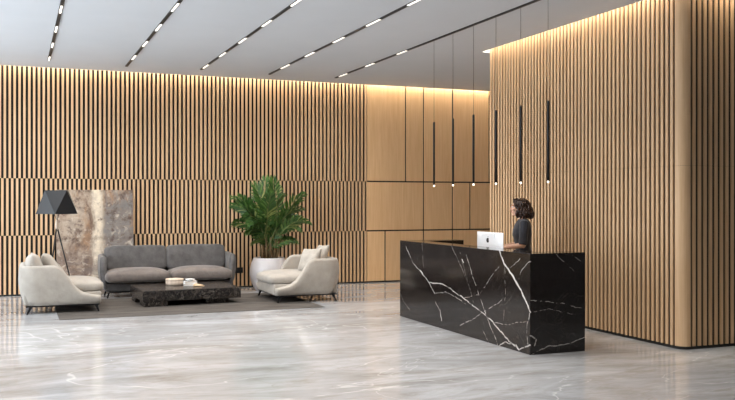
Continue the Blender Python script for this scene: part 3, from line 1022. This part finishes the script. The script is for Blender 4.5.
# ------------------------------------------------------------------ receptionist (local +x is forward, +y her left)
SKIN = NT('skin'); SKIN.col(srgb(214, 168, 144)); SKIN.p(rough=.5, sss=.08, spec=.4)
nzs = SKIN.noise(SKIN.coords(), 12, 3); SKIN.col(SKIN.ramp(nzs.outputs[0], ((.3, srgb(206, 156, 132)), (.7, srgb(222, 178, 154))))); SKIN = SKIN.m
SHIRT = fabric('charcoal_shirt', srgb(52, 52, 58), srgb(42, 42, 47), wr=1.2)
TROUS = fabric('black_trousers', srgb(32, 32, 36), wr=.8)
SHOE = plain('black_leather', srgb(22, 21, 21), .35)
HAIRM = NT('dark_brown_hair')
hv = HAIRM.noise(HAIRM.coords((1, 1, .35)), 60, 4)
HAIRM.col(HAIRM.ramp(hv.outputs[0], ((.3, srgb(26, 16, 12)), (.7, srgb(70, 44, 33))))); HAIRM.p(rough=.45, spec=.5); HAIRM = HAIRM.m
per = empty('person', (6.265, 10.00, 0), math.radians(153), 'woman with wavy dark brown hair in a charcoal shirt, standing behind the desk', 'person')

def oval(c, rx, ry, n=24, tilt=0.0):
    return [(c[0] + rx * math.cos(2 * PI * k / n), c[1] + ry * math.sin(2 * PI * k / n), c[2] + tilt * rx * math.cos(2 * PI * k / n)) for k in range(n)]
TORSO = [((-.01, 0, .84), .095, .155), ((-.015, 0, .90), .108, .170), ((-.005, 0, .98), .098, .158), ((.005, 0, 1.06), .088, .130), ((.012, 0, 1.14), .098, .132),
         ((.020, 0, 1.22), .116, .146), ((.018, 0, 1.29), .112, .158), ((.010, 0, 1.36), .092, .165), ((.004, 0, 1.405), .070, .135), ((.006, 0, 1.435), .050, .07)]
SH = {s: Vector((.004, s * .168, 1.372)) for s in (-1, 1)}
EL = {s: Vector((.03, s * .225, 1.095)) for s in (-1, 1)}
WR = {s: Vector((.255, s * .120, 1.055)) for s in (-1, 1)}
HIP = {s: Vector((-.01, s * .085, .86)) for s in (-1, 1)}
KN = {s: Vector((.015, s * .095, .47)) for s in (-1, 1)}
AN = {s: Vector((-.02, s * .10, .085)) for s in (-1, 1)}
bm = B()
rings(bm, [oval(c, a, b) for c, a, b in TORSO])
for s in (-1, 1):
    cone_limb(bm, SH[s], EL[s], .050, .039); cone_limb(bm, EL[s], WR[s], .040, .025)
    cone_limb(bm, HIP[s], KN[s], .083, .056); cone_limb(bm, KN[s], AN[s], .056, .036)
    cone_limb(bm, KN[s].lerp(AN[s], .15) + Vector((-.018, 0, 0)), KN[s].lerp(AN[s], .45) + Vector((-.010, 0, 0)), .046, .040)
    cone_limb(bm, AN[s] + Vector((-.02, 0, -.045)), AN[s] + Vector((.15, s * .012, -.060)), .034, .024)
    # hand: palm, four curled fingers of unequal length, thumb from the side of the palm
    w = WR[s]; f = Vector((.93, -s * .33, -.16)).normalized(); sd = Vector((.33 , s * .93, 0)).normalized(); dn = Vector((0, 0, -1))
    pc = w + f * .05
    ball(bm, pc, (.052, .040, .016), rot=f.to_track_quat('X', 'Z').to_matrix().to_4x4())
    for k, (off, ln) in enumerate(((-.030, .066), (-.010, .076), (.011, .071), (.030, .056))):
        a = w + f * .082 + sd * off
        b = a + f * ln * .45 + dn * .004
        c = b + f * ln * .30 + dn * .014
        d = c + f * ln * .18 + dn * .016
        cone_limb(bm, a, b, .0088, .0082, 10); cone_limb(bm, b, c, .0082, .0075, 10); cone_limb(bm, c, d, .0075, .0062, 10)
    a = w + f * .03 - sd * .03; b = a + f * .03 - sd * .022 + dn * .006; c = b + f * .030 - sd * .004 + dn * .006
    cone_limb(bm, a, b, .0115, .0098, 10); cone_limb(bm, b, c, .0098, .0075, 10)
# neck and head: skull, jaw, cheeks, nose, lips, chin, ears
HC = Vector((.066, 0, 1.590))
cone_limb(bm, (.008, 0, 1.40), (.044, 0, 1.52), .050, .046)
ball(bm, HC + Vector((-.008, 0, .012)), (.094, .072, .088), 24, 18)
ball(bm, HC + Vector((.022, 0, -.035)), (.066, .060, .078), 24, 18)
ball(bm, HC + Vector((.036, 0, -.092)), (.040, .036, .028), 18, 12)
ball(bm, HC + Vector((.072, 0, -.100)), (.016, .018, .014))
for s in (-1, 1):
    ball(bm, HC + Vector((.058, s * .034, -.030)), (.026, .024, .026))
    ball(bm, HC + Vector((.076, s * .030, .024)), (.014, .024, .008))
    ball(bm, HC + Vector((-.008, s * .072, -.012)), (.018, .008, .030))
cone_limb(bm, HC + Vector((.086, 0, .012)), HC + Vector((.106, 0, -.030)), .009, .0125)
for s in (-1, 1): ball(bm, HC + Vector((.098, s * .011, -.034)), (.012, .009, .009))
ball(bm, HC + Vector((.084, 0, -.058)), (.013, .021, .006)); ball(bm, HC + Vector((.083, 0, -.069)), (.012, .019, .007))
body = link('body', bm, SKIN, per, True)
remesh(body, .0045, 3)
for s in (-1, 1):
    bm = B(); ball(bm, HC + Vector((.078, s * .031, .004)), (.0125, .0145, .009), 14, 10)
    e = link('eye', bm, plain('eye_white', srgb(232, 228, 222), .2, .02), per, True)
    bm = B(); ball(bm, HC + Vector((.0885, s * .030, .004)), (.003, .0058, .0058), 12, 8); link('iris', bm, plain('brown_iris', srgb(58, 38, 26), .15), e, True)
    bm = B(); tube(bm, [HC + Vector((.090, s * .014, .028)), HC + Vector((.089, s * .030, .033)), HC + Vector((.076, s * .048, .027))], [.0028, .0034, .002], 6); link('eyebrow', bm, HAIRM, per, True)
bm = B(); ball(bm, HC + Vector((.092, 0, -.059)), (.0065, .019, .004), 12, 8); ball(bm, HC + Vector((.0905, 0, -.068)), (.0065, .017, .0048), 12, 8)
link('lips', bm, plain('lips', srgb(186, 106, 98), .4), per, True)
# shirt: torso and elbow-length sleeves, round neck and hem
bm = B()
loops = [oval(c, a + .014, b + .014) for c, a, b in [((-.012, 0, .84), .104, .168)] + TORSO[1:9]]
loops += [oval((.006, 0, 1.432), .062, .082)]
rings(bm, loops)
for s in (-1, 1):
    e = SH[s].lerp(EL[s], 1.0)
    pts = [SH[s] + Vector((0, -s * .06, .015)), SH[s] + Vector((0, -s * .01, .004)), SH[s].lerp(EL[s], .3), SH[s].lerp(EL[s], .6), e]
    tube(bm, pts, [.056, .064, .062, .058, .056], 18)
sh = link('shirt', bm, SHIRT, per, True); remesh(sh, .007, 5)
bm = B()
rings(bm, [oval(c, a, b) for c, a, b in (((-.012, 0, .80), .112, .172), ((-.015, 0, .88), .117, .178), ((-.008, 0, .95), .108, .168))])
for s in (-1, 1):
    cone_limb(bm, HIP[s], KN[s], .094, .068); tube(bm, [KN[s] + Vector((0, 0, .02)), KN[s].lerp(AN[s], .5) + Vector((-.01, 0, 0)), AN[s] + Vector((-.002, 0, .01))], [.068, .064, .054], 18)
tr = link('trousers', bm, TROUS, per, True); remesh(tr, .008, 4)
for s in (-1, 1):
    bm = B()
    a = AN[s]
    cone_limb(bm, (a.x - .02, a.y, .046), (a.x + .155, a.y + s * .012, .034), .044, .032)
    cone_limb(bm, (a.x - .01, a.y, .05), (a.x - .005, a.y, .09), .044, .044)
    for v in bm.verts: v.co.z = max(v.co.z, 0.0)
    link('shoe', bm, SHOE, per, True)
# hair: cap plus wavy locks to the shoulder
hr = random.Random(5)
bm = B()
ball(bm, HC + Vector((-.034, 0, .026)), (.112, .096, .098), 28, 20)
ball(bm, HC + Vector((-.078, 0, -.045)), (.088, .100, .092), 24, 16)
for k in range(76):
    a = math.radians(58 + (302 - 58) * k / 75 + hr.uniform(-4, 4))
    dx, dy = math.cos(a), math.sin(a)
    top = HC + Vector((-.024 + .060 * dx, .060 * dy, .090 + hr.uniform(-.015, .015)))
    fwd = max(0, dx)
    pts, rad = [], []
    Lk = .232 - .035 * fwd + hr.uniform(-.02, .015)
    ph = hr.uniform(0, 6.28); amp = hr.uniform(.011, .019)
    n = 12
    for i in range(n + 1):
        t = i / n
        out = .060 + (.108 - .060) * min(1, t * 2.6) ** .6 + .036 * sstep(.35, .8, t) - .018 * sstep(.85, 1, t)
        wv = amp * math.sin(ph + t * 11) * min(1, t * 3)
        pts.append(HC + Vector((-.032 + dx * (out + wv) * (1.08 if dx < 0 else .92), dy * (out * .92 + wv), .090 - Lk * (t ** 1.1) + .012 * math.sin(ph * 2 + t * 7) * t)))
        rad.append(.014 * (1 - .45 * t) + .003 * math.sin(ph + t * 9))
    tube(bm, pts, rad, 7)
# swept fringe on either side of the parting
for s in (-1, 1):
    for k in range(7):
        b0 = HC + Vector((.020 - .016 * k, s * .006, .112 - .002 * k))
        tube(bm, [b0, b0 + Vector((.042, s * .034, -.010)), b0 + Vector((.040, s * .062, -.050)), b0 + Vector((.016, s * .080, -.105))], [.010, .013, .012, .009], 7)
link('hair', bm, HAIRM, per, True)
remesh(per.children[-1], .0045, 1)

# ------------------------------------------------------------------ light and output
w = bpy.data.worlds.new('daylight')
scene.world = w
w.use_nodes = True
nt = w.node_tree
bg = nt.nodes['Background']
bg.inputs['Color'].default_value = (0.83, 0.92, 1.0, 1)
bg.inputs['Strength'].default_value = 7.0

vs = scene.view_settings
scene.display_settings.display_device = 'sRGB'
vs.view_transform = 'Standard'; vs.look = 'None'; vs.gamma = 1.0; vs.use_curve_mapping = False
vs.exposure = -0.28
